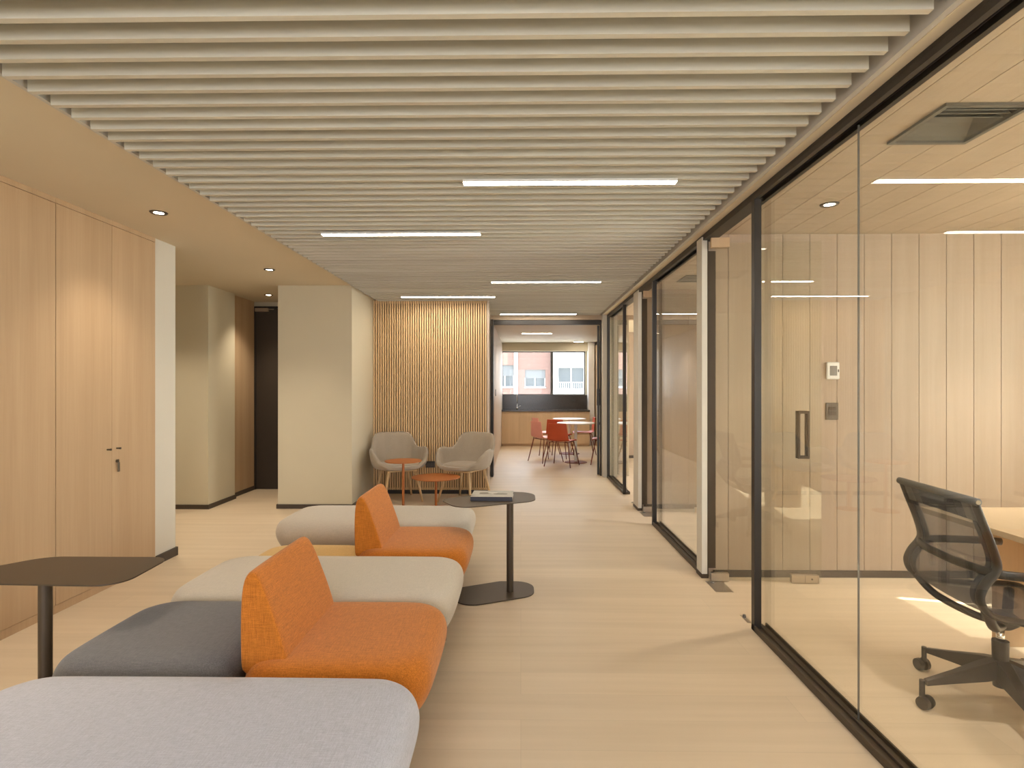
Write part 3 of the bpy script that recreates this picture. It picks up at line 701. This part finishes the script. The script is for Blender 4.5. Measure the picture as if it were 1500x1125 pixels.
# ------------------------------------------------------------------ shell lounge chairs
def lounge_chair(label, loc, rz, group):
    t = thing('lounge_chair', label, 'chair', loc, rz, group)
    # polar shell: angle from the back centre; rim height and plan radius per angle
    tab = [(0, .825, .30), (24, .828, .325), (40, .815, .35), (47, .77, .35), (54, .68, .335), (60, .64, .33), (72, .635, .33), (86, .655, .34), (100, .645, .352), (112, .59, .352), (126, .50, .342), (150, .432, .322), (180, .422, .305)]
    def rim(a):
        a = abs(a)
        for (a0, z0, r0), (a1, z1, r1) in zip(tab, tab[1:]):
            if a <= a1+1e-6:
                q = (a-a0)/(a1-a0); q = q*q*(3-2*q); return z0+(z1-z0)*q, r0+(r1-r0)*q
    nA = 90; rows = []
    for k in range(0, 11):
        s = k/10; row = []
        for i in range(nA):
            a = -180 + 360*i/nA
            z, r = rim(a); th = R(a)
            zs = .425
            low = r*.93
            if s < .62:      # seat pan
                q = s/.62; rad = low*(.12+.80*q); zz = zs - .012*(1-q*q)
            else:            # side wall up to the rim
                q = (s-.62)/.38; rad = low*.92 + (r+.02*max(0, math.cos(th)) - low*.92)*(q**.8)
                zz = zs + (z-zs)*(q**1.35)
            # back leans backwards with height
            x = rad*math.sin(th); y = rad*math.cos(th) + .10*max(0, (zz-.45))*max(0, math.cos(th))
            x *= 1.0 - .06*max(0, min(1, (zz-.64)/.18))
            row.append((x, y-.0, zz))
        rows.append(row)
    mb = MB()
    rs = [[mb.bm.verts.new(p) for p in r] for r in rows]
    for A, B in zip(rs, rs[1:]):
        for i in range(nA):
            j = (i+1) % nA; mb.bm.faces.new((A[i], A[j], B[j], B[i]))
    mb.bm.faces.new(rs[0])
    o = mb.build('shell', M['f_beige'], t, sub=1, solid=.045)
    # seat pad
    MB().loops([[(x, y-.02, z) for x, y in rrect(.25-i_, .235-i_, .19, 6)] for i_, z in ((.02, .425), (.0, .44), (.01, .46), (.05, .47))]).build('seat_pad', M['f_beige'], t, sub=1)
    MB().box(-.18, .18, -.20, .20, .372, .392).build('under_frame', M['ash'], t, bevel=.004)
    for sx in (-1, 1):
        for sy in (-1, 1):
            MB().cyl((sx*.235, sy*.245, 0), (sx*.16, sy*.165, .40), .0125, .020, n=18).build('leg', M['ash'], t, smooth=True)
    return t
c1 = lounge_chair('beige shell lounge chair on the left, against the plaster wall', (-1.52, 7.06, 0), R(27), 'beige shell lounge chairs')
dup(c1, (-.69, 7.03, 0), R(-27), 'beige shell lounge chair on the right, below the wall end')

# ------------------------------------------------------------------ wall fittings
t = thing('wall_socket', 'black double socket low on the slatted oak wall', 'socket', (-1.19, 7.47, .385))
MB().box(-.062, .062, -.012, 0, -.042, .042).build('cover_plate', M['black'], t, bevel=.003)
MB().box(-.048, -.006, -.0135, -.011, -.024, .024).box(.006, .048, -.0135, -.011, -.024, .024).build('socket_insert', M['fog_plastic'], t)
t = thing('thermostat', 'white thermostat with a grey display on the office wall', 'thermostat', (2.292, 4.2375, 1.52))
MB().box(-.048, .048, -.022, 0, -.064, .064).build('case', M['white_paint'], t, bevel=.012, seg=4)
MB().box(-.026, .026, -.0235, -.021, -.036, .036).build('display', M['screen'], t)
MB().box(.032, .039, -.0245, -.021, -.01, .01).build('button', M['black'], t)
t = thing('light_switch', 'bronze light switch plate below the thermostat', 'switch', (2.288, 4.235, 1.222))
MB().box(-.045, .045, -.01, 0, -.062, .062).build('cover_plate', M['sw'], t, bevel=.003)
MB().box(-.028, .028, -.0135, -.009, .004, .032).box(-.028, .028, -.0135, -.009, -.032, -.002).build('rocker', M['bronze'], t, bevel=.002)
def ceiling_vent(label, x0, x1, y0, y1):
    t = thing('ceiling_vent', label, 'vent', ((x0+x1)/2, (y0+y1)/2, ZO), group='square air vents in the office ceilings')
    hx, hy = (x1-x0)/2, (y1-y0)/2
    f = .02
    MB().box(-hx, hx, -hy, -hy+f, -.012, 0).box(-hx, hx, hy-f, hy, -.012, 0).box(-hx, -hx+f, -hy+f, hy-f, -.012, 0).box(hx-f, hx, -hy+f, hy-f, -.012, 0).build('frame', M['vent'], t)
    # sheet metal box let into the ceiling
    ix, iy, zt = hx-f, hy-f, .13
    MB().box(-ix, ix, -iy, iy, zt, zt+.004).box(-ix-.003, -ix, -iy, iy, 0, zt).box(ix, ix+.003, -iy, iy, 0, zt).box(-ix, ix, -iy-.003, -iy, 0, zt).box(-ix, ix, iy, iy+.003, 0, zt).build('backing', M['vent_in'], t)
    # sloping deflector plates on the far, left and right sides, louvres on the near side
    def plate(a, b, c, d):
        P = [Vector(q) for q in (a, b, c, d)]; n = (P[1]-P[0]).cross(P[3]-P[0]).normalized()*.002
        MB().loops([P, [q+n for q in P]]).build('deflector', M['vent'], t)
    kx, ky, kz = ix*.42, iy*.25, .075
    plate((-ix, iy, 0), (ix, iy, 0), (kx, -ky, kz), (-kx, -ky, kz))
    plate((ix, iy, 0), (ix, -iy*.55, .0), (kx+.06, -ky*1.6, kz), (kx, -ky, kz))
    plate((-ix, -iy*.55, 0), (-ix, iy, 0), (-kx, -ky, kz), (-kx-.06, -ky*1.6, kz))
    for q in range(4):
        yy = -iy + .012 + q*iy*.2
        MB().loops([[(-ix, yy, .004), (-ix, yy+.014, .022), (-ix, yy+.017, .020), (-ix, yy+.003, .002)], [(ix, yy, .004), (ix, yy+.014, .022), (ix, yy+.017, .020), (ix, yy+.003, .002)]]).build('louvre', M['vent'], t)
ceiling_vent('square air vent in the nearest office ceiling, larger in view', *VENT1)
ceiling_vent('square air vent in the second office ceiling, behind the grey post', *VENT2)

# ------------------------------------------------------------------ office: desk and chair
t = thing('desk', 'oak office desk in front of the mesh chair', 'desk', (2.2, 2.35, 0))
MB().box(0, .80, -1.0, .82, .712, .74).build('desk_top', M['desk_wood'], t, bevel=.002)
MB().box(.36, .76, .76, .79, 0, .712).build('side_panel', M['desk_leg'], t, bevel=.002)
MB().box(.36, .76, -.97, -.94, 0, .712).build('side_panel', M['desk_leg'], t, bevel=.002)
MB().box(.70, .72, -.94, .76, .30, .712).build('modesty_panel', M['desk_leg'], t, bevel=.002)

def office_chair(label, loc, rz=0):
    t = thing('office_chair', label, 'chair', loc, rz)
    prof = spline([(-.268, .945), (-.245, .88), (-.207, .78), (-.185, .70), (-.193, .662), (-.228, .615), (-.246, .567), (-.232, .52), (-.195, .490), (-.11, .472), (.05, .462), (.20, .465), (.27, .45), (.295, .42)], 5)
    ys = [-.235 + .47*i/16 for i in range(17)]
    def sheet(P, inset=0): return [[(p.x + .012*(1-(2*y/.47)**2)*(-1 if p.y > .5 else 0), y, p.y - .012*(1-(2*y/.47)**2)*(1 if p.y <= .5 else 0)) for y in ys] for p in P]
    nb = 41
    MB().grid(sheet(prof[:nb])).build('back_mesh', M['mesh'], t, smooth=True, solid=.003)
    MB().grid(sheet(prof[nb-1:])).build('seat_mesh', M['mesh'], t, smooth=True, solid=.003)
    for s in (-1, 1):
        MB().tube([(p.x, s*.248, p.y) for p in prof], .012, n=12, ry=.024, up=(0, 1, 0)).build('side_frame', M['fog_plastic'], t, smooth=True)
        # broad inner flange of the back frame
        MB().grid([[(p.x, s*(.236), p.y), (p.x+.004, s*.185, p.y)] for p in prof[:36]]).build('frame_flange', M['fog_plastic'], t, smooth=True, solid=.005)
    p0 = prof[0]
    MB().tube([(p0.x, -.268, p0.y), (p0.x, .268, p0.y)], .016, n=14).build('top_rail', M['slate'], t, smooth=True)
    MB().grid([[(p.x-.004, y, p.y) for y in ys] for p in prof[:7]]).build('top_band', M['slate'], t, smooth=True, solid=.006)
    MB().cyl((p0.x, -.268, p0.y), (p0.x, -.272, p0.y), .009, n=12).build('rail_cap', M['steel'], t)
    # arm ring passing behind the back
    ring = spline([(.20, -.285, .655), (.02, -.29, .66), (-.10, -.285, .66), (-.19, -.245, .66), (-.232, -.12, .662), (-.24, 0, .663), (-.232, .12, .662), (-.19, .245, .66), (-.10, .285, .66), (.02, .29, .66), (.20, .285, .655)], 6)
    MB().tube(ring, .013, n=12, ry=.018).build('arm_ring', M['fog_plastic'], t, smooth=True)
    for s in (-1, 1):
        MB().tube(spline([(-.215, s*.235, .505), (-.155, s*.185, .425), (-.06, s*.07, .378), (.02, 0, .372)], 6), .020, n=10, ry=.016).build('spine_strut', M['fog_plastic'], t, smooth=True)
        MB().tube(spline([(.03, 0, .385), (.10, s*.10, .40), (.19, s*.22, .445)], 6), .020, n=10, ry=.015).build('seat_strut', M['fog_plastic'], t, smooth=True)
    MB().loops([[(x, y, z) for x, y in rrect(a, b, .025, 4)] for a, b, z in ((.035, .035, .352), (.055, .05, .372), (.06, .05, .405), (.04, .035, .42))]).build('tilt_housing', M['fog_plastic'], t, smooth=True)
    MB().cyl((0, 0, .27), (0, 0, .355), .0155, n=20).build('gas_column', M['chrome'], t, smooth=True)
    MB().cyl((0, 0, .095), (0, 0, .295), .027, .031, n=24).build('column_sleeve', M['fog_plastic'], t)
    for k in range(5):
        a = R(185 + 72*k); u = Vector((math.cos(a), math.sin(a), 0)); w = Vector((-u.y, u.x, 0))
        def sec(r, hw, z0, z1): return [u*r + w*hw + Vector((0,0,z0)), u*r - w*hw + Vector((0,0,z0)), u*r - w*hw*.8 + Vector((0,0,z1)), u*r + w*hw*.8 + Vector((0,0,z1))]
        lg = MB().loops([sec(.02, .030, .135, .215), sec(.08, .028, .125, .200), sec(.20, .020, .112, .160), sec(.325, .014, .098, .122)]).build('leg', M['fog_plastic'], t, bevel=.004)
        cp = u*.338
        cs = MB().cyl(cp + Vector((0,0,.05)), cp + Vector((0,0,.12)), .011, n=12)
        cd = Matrix.Rotation(R(40*k+30), 3, 'Z') @ Vector((1, 0, 0)); cc = cp + Vector((cd.y, -cd.x, 0))*.014 + Vector((0, 0, .029))
        for s in (-1, 1): cs.cyl(cc + cd*(s*.009), cc + cd*(s*.027), .029, .026, n=22)
        cs.cyl(cc - cd*.01, cc + cd*.01, .012, n=12)
        cs.build('caster', M['black'], lg)
    return t
office_chair('black mesh office chair on casters behind the glass', (2.092, 2.52, 0), R(-5))

# ------------------------------------------------------------------ kitchen
t = thing('kitchen_counter', 'oak fronted kitchen counter unit below the window', 'kitchen unit', (-.455, 13.48, 0))
W = 2.08
MB().box(0, W, .02, .58, .06, .82).build('body', M['oak_kitchen'], t)
MB().box(0, W, .05, .58, 0, .06).build('plinth', M['oak_kitchen'], t)
xs = [0, .42, .84, 1.26, 1.67, W]
for a, b in zip(xs, xs[1:]): MB().box(a+.002, b-.002, 0, .02, .062, .818).build('door', M['oak_kitchen'], t, bevel=.001)
tag(MB().box(-.455, 1.63, 13.46, 14.07, .82, .86).build('worktop', M['stone'], bevel=.002), 'dark stone worktop along the kitchen window', 'worktop')
o = MB().box(-.455, 1.63, 14.05, 14.075, .86, 1.205).build('backsplash', M['stone'], bevel=.002); tag(o, 'dark glossy backsplash under the kitchen window', 'backsplash')
t = thing('faucet', 'slim chrome faucet on the dark worktop', 'faucet', (-.09, 13.88, .86))
MB().cyl((0, 0, 0), (0, 0, .05), .022, .02).build('base', M['chrome'], t, smooth=True)
MB().tube(spline([(0, 0, .04), (0, 0, .25), (0, -.02, .36), (0, -.09, .40), (0, -.16, .36), (0, -.17, .31)], 6), .011, n=12).build('spout', M['chrome'], t, smooth=True)
MB().cyl((.01, 0, .045), (.075, 0, .085), .006).build('lever', M['chrome'], t, smooth=True)
t = thing('wall_socket', 'small dark socket on the kitchen backsplash', 'socket', (1.29, 14.05, 1.08))
MB().box(-.06, .06, -.008, 0, -.035, .035).build('cover_plate', M['black'], t, bevel=.003)
MB().box(-.045, -.005, -.0095, -.007, -.02, .02).box(.005, .045, -.0095, -.007, -.02, .02).build('socket_insert', M['fog_plastic'], t)
t = thing('tall_kitchen_cabinet', 'tall oak cabinet with a built in oven, right of the window', 'cabinet', (1.80, 13.55, 0))
MB().box(0, .65, .02, .50, 0, 2.40).build('body', M['oak_kitchen'], t)
MB().box(.0, .62, 0, .02, 1.37, 1.93).build('door', M['oak_kitchen'], t, bevel=.002)
MB().box(.0, .62, 0, .02, 1.935, 2.39).build('door', M['oak_kitchen'], t, bevel=.002)
ov = MB().box(.0, .62, -.005, .02, .97, 1.36).build('oven', M['oven'], t, bevel=.004)
MB().box(.04, .58, -.035, -.02, 1.27, 1.285).box(.06, .075, -.025, -.004, 1.27, 1.285).box(.54, .555, -.025, -.004, 1.27, 1.285).build('oven_handle', M['steel'], ov)
MB().box(.0, .62, 0, .02, .10, .96).build('door', M['white_lam'], t, bevel=.002)

def cafe_table(label, x, y, group):
    t = thing('cafe_table', label, 'table', (x, y, 0), group=group)
    MB().lathe([(.345, .722), (.35, .726), (.35, .736), (.347, .74)], n=48).build('table_top', M['white_lam'], t)
    MB().cyl((0, 0, .012), (0, 0, .724), .028, n=20).build('column', M['white_paint'], t)
    MB().lathe([(.21, .0005), (.21, .008), (.20, .013), (.03, .02)], n=40).build('base_plate', M['red_metal'], t)
GK = 'round white cafe tables in the kitchen'
cafe_table('white round cafe table nearest, beside the front red chair', 1.02, 10.62, GK)
cafe_table('white round cafe table behind, nearer the kitchen window', 1.02, 12.0, GK)

def cafe_chair(label, loc, rz, m, group):
    """one-piece shell on thin metal legs; faces +y"""
    t = thing('cafe_chair', label, 'chair', loc, rz, group)
    prof = spline([(.215, .425), (.20, .445), (.12, .452), (0, .445), (-.12, .445), (-.17, .458), (-.20, .50), (-.215, .58), (-.235, .68), (-.25, .765)], 4)
    rows = []
    for p in prof:
        q = max(0, min(1, (p.y-.46)/.33)); hw = .205 - .04*q
        rows.append([(hw*u, p.x + .035*(u*u)*q*1.0, p.y + (.014*u*u if p.y < .47 else -.0*u*u) - .0) for u in [(-1+2*i/10) for i in range(11)]])
    MB().grid(rows).build('seat_shell', m, t, sub=1, solid=.010)
    for sx in (-1, 1):
        for sy in (-1, 1):
            MB().tube([(sx*.245, sy*.235, .0), (sx*.17, sy*.15, .43), (sx*.12, sy*.13, .438)], .0085, n=10).build('leg', M['red_metal'], t, smooth=True)
    MB().tube([(-.17, .15, .43), (-.17, -.15, .43), (.17, -.15, .43), (.17, .15, .43), (-.17, .15, .43)], .007, n=8).build('seat_frame', M['red_metal'], t, smooth=True)
    return t
GC = 'cafe chairs around the round kitchen tables'
ch = cafe_chair('red cafe chair in front, its back turned to the corridor', (.73, 10.16, 0), R(-25), M['red'], GC)
dup(ch, (.76, 11.38, 0), R(-25), 'red cafe chair just behind the front one, mostly hidden by it', GC)
dup(ch, (1.315, 12.0, 0), R(90), 'red cafe chair facing left at the table nearer the window', GC)
dup(ch, (1.52, 10.46, 0), R(82), 'red cafe chair at the right of the nearest cafe table', GC)
p = cafe_chair('salmon pink cafe chair at the left of the nearest table', (.465, 10.74, 0), R(-58), M['pink'], GC)
dup(p, (.50, 11.95, 0), R(-68), 'salmon pink cafe chair at the left of the table nearer the window', GC)

# ------------------------------------------------------------------ outside the kitchen window
YB = 40.0
b = thing('apartment_building', 'salmon brick apartment building seen through the kitchen window', 'building', (0, YB, -9))
# facade from boxes around the openings (x, z in world numbers; z shifted by +9)
def facade(name, m, x0, x1, holes, z0, z1, y0=0.0):
    mb = MB(); xs = sorted(set([x0, x1] + [h for a in holes for h in a[:2]])); zs = sorted(set([z0, z1] + [h for a in holes for h in a[2:]]))
    for xa, xb in zip(xs, xs[1:]):
        for za, zb in zip(zs, zs[1:]):
            cx, cz = (xa+xb)/2, (za+zb)/2
            if any(h[0] < cx < h[1] and h[2] < cz < h[3] for h in holes): continue
            mb.box(xa, xb, y0, y0+.35, za, zb)
    return mb.build(name, m, b)
wins = []
for fl in (-3.0, 0.0, 3.0):
    for (xa, xb, za, zb) in ((-1.75, -.50, 1.4, 2.95), (.28, 1.72, 1.4, 2.62), (-4.6, -3.2, 1.4, 2.62), (-7.4, -6.0, 1.4, 2.62)):
        wins.append((xa, xb, za+fl+9, zb+fl+9))
facade('brick_wall', M['brick'], -14, 2.2, wins, 0, 17)
for (xa, xb, za, zb) in wins:
    f = MB().box(xa, xb, .12, .16, za, za+.05).box(xa, xb, .12, .16, zb-.05, zb).box(xa, xa+.05, .12, .16, za, zb).box(xb-.05, xb, .12, .16, za, zb).box((xa+xb)/2-.03, (xa+xb)/2+.03, .12, .16, za, zb).build('window', M['white_paint'], b)
    MB().box(xa, xb, .17, .20, za, zb).build('pane', M['facade_glass'], f)
    MB().box(xa, xb, .10, .12, zb-(zb-za)*.5, zb).build('shutter', M['shutter'], f)
    MB().box(xa-.05, xb+.05, -.06, .12, za-.07, za).build('sill', M['render_white'], f)
MB().box(-.48, -.22, -.10, .0, 0, 17).build('white_pilaster', M['render_white'], b)
wins2 = [(2.55, 4.4, 1.25+fl+9, 2.78+fl+9) for fl in (-3.0, 0.0, 3.0)]
facade('rendered_wall', M['render_white'], 2.2, 9, wins2, 0, 17, -.6)
for (xa, xb, za, zb) in wins2:
    f = MB().box(xa, xb, -.45, -.4, za, za+.05).box(xa, xb, -.45, -.4, zb-.05, zb).box(xa, xa+.05, -.45, -.4, za, zb).box(xb-.05, xb, -.45, -.4, za, zb).box(xa+.9, xa+.96, -.45, -.4, za, zb).build('window', M['white_paint'], b)
    MB().box(xa, xb, -.38, -.35, za, zb).build('pane', M['facade_glass'], f)
    rl = MB()
    for i in range(14): rl.box(xa+i*.14, xa+i*.14+.02, -.9, -.88, za-.1, za+.45)
    rl.box(xa-.1, xb+.1, -.91, -.87, za+.45, za+.5)
    rl.box(xa-.1, xb+.1, -.95, -.6, za-.2, za-.1)
    rl.build('balcony', M['white_paint'], b)
MB().box(-14, 9, .35, 9, 0, 17).build('building_core', M['render_white'], b)
struct(MB().box(-40, 45, -40, 60, -9.2, -9).build('ground_street', plain('pale_paving', (.45, .43, .40), .9)), 'pale street far below the windows', 'ground')

# ------------------------------------------------------------------ daylight
wd = bpy.data.worlds.new('sky'); SC.world = wd; wd.use_nodes = True
nt = wd.node_tree; nt.nodes.clear()
wo = N(nt, 'ShaderNodeOutputWorld'); bg = N(nt, 'ShaderNodeBackground'); L(nt, bg.outputs[0], wo.inputs[0])
tc = N(nt, 'ShaderNodeTexCoord'); sp = N(nt, 'ShaderNodeSeparateXYZ'); L(nt, tc.outputs['Generated'], sp.inputs[0])
rp = N(nt, 'ShaderNodeValToRGB'); L(nt, sp.outputs[2], rp.inputs[0])
rp.color_ramp.elements[0].position = 0; rp.color_ramp.elements[0].color = (.95, .96, 1, 1); rp.color_ramp.elements[1].position = .8; rp.color_ramp.elements[1].color = (.62, .76, 1, 1)
L(nt, rp.outputs[0], bg.inputs[0]); bg.inputs[1].default_value = 3.0

sun = bpy.data.lights.new('sun', 'SUN'); sun.energy = 14; sun.angle = R(.6); sun.color = (1, .93, .82)
so = bpy.data.objects.new('sun', sun); COL.objects.link(so)
dirv = Vector((-.976*math.cos(R(46.5)), .22*math.cos(R(46.5)), -math.sin(R(46.5))))
so.rotation_euler = dirv.to_track_quat('-Z', 'Y').to_euler(); so.location = (8, 0, 8)

def portal(loc, rot, sx, sy):
    l = bpy.data.lights.new('window_portal', 'AREA'); l.shape = 'RECTANGLE'; l.size = sx; l.size_y = sy; l.cycles.is_portal = True
    o = bpy.data.objects.new('window_portal', l); COL.objects.link(o); o.location = loc; o.rotation_euler = rot
portal((-.65, -3.16, 1.435), (R(90), 0, 0), 3.7, 1.97)           # faces +Y
portal((.565, YK+.17, 1.745), (R(-90), 0, 0), 2.07, 1.09)          # faces -Y
for a, b_ in HOLES:
    portal((XR+.13, (a+b_)/2, 1.635), (0, R(90), 0), 1.57, b_-a)    # faces -X

# ------------------------------------------------------------------ camera
cam = bpy.data.cameras.new('camera'); co = bpy.data.objects.new('camera', cam); COL.objects.link(co)
cam.sensor_width = 36; cam.lens = 36*835/1500; cam.shift_y = 4.5/1500; cam.clip_end = 200; cam.clip_start = .05
co.location = (0, 0, 1.4); co.rotation_euler = (R(90), 0, math.atan(13/835))
SC.camera = co

SC.view_settings.view_transform = 'Standard'; SC.view_settings.look = 'None'
SC.view_settings.gamma = 1; SC.view_settings.use_curve_mapping = False
SC.view_settings.exposure = 1.45
SC.cycles.use_denoising = True
SC.cycles.max_bounces = 14; SC.cycles.diffuse_bounces = 6; SC.cycles.glossy_bounces = 6; SC.cycles.transparent_max_bounces = 24; SC.cycles.transmission_bounces = 8
SC.cycles.sample_clamp_indirect = 6
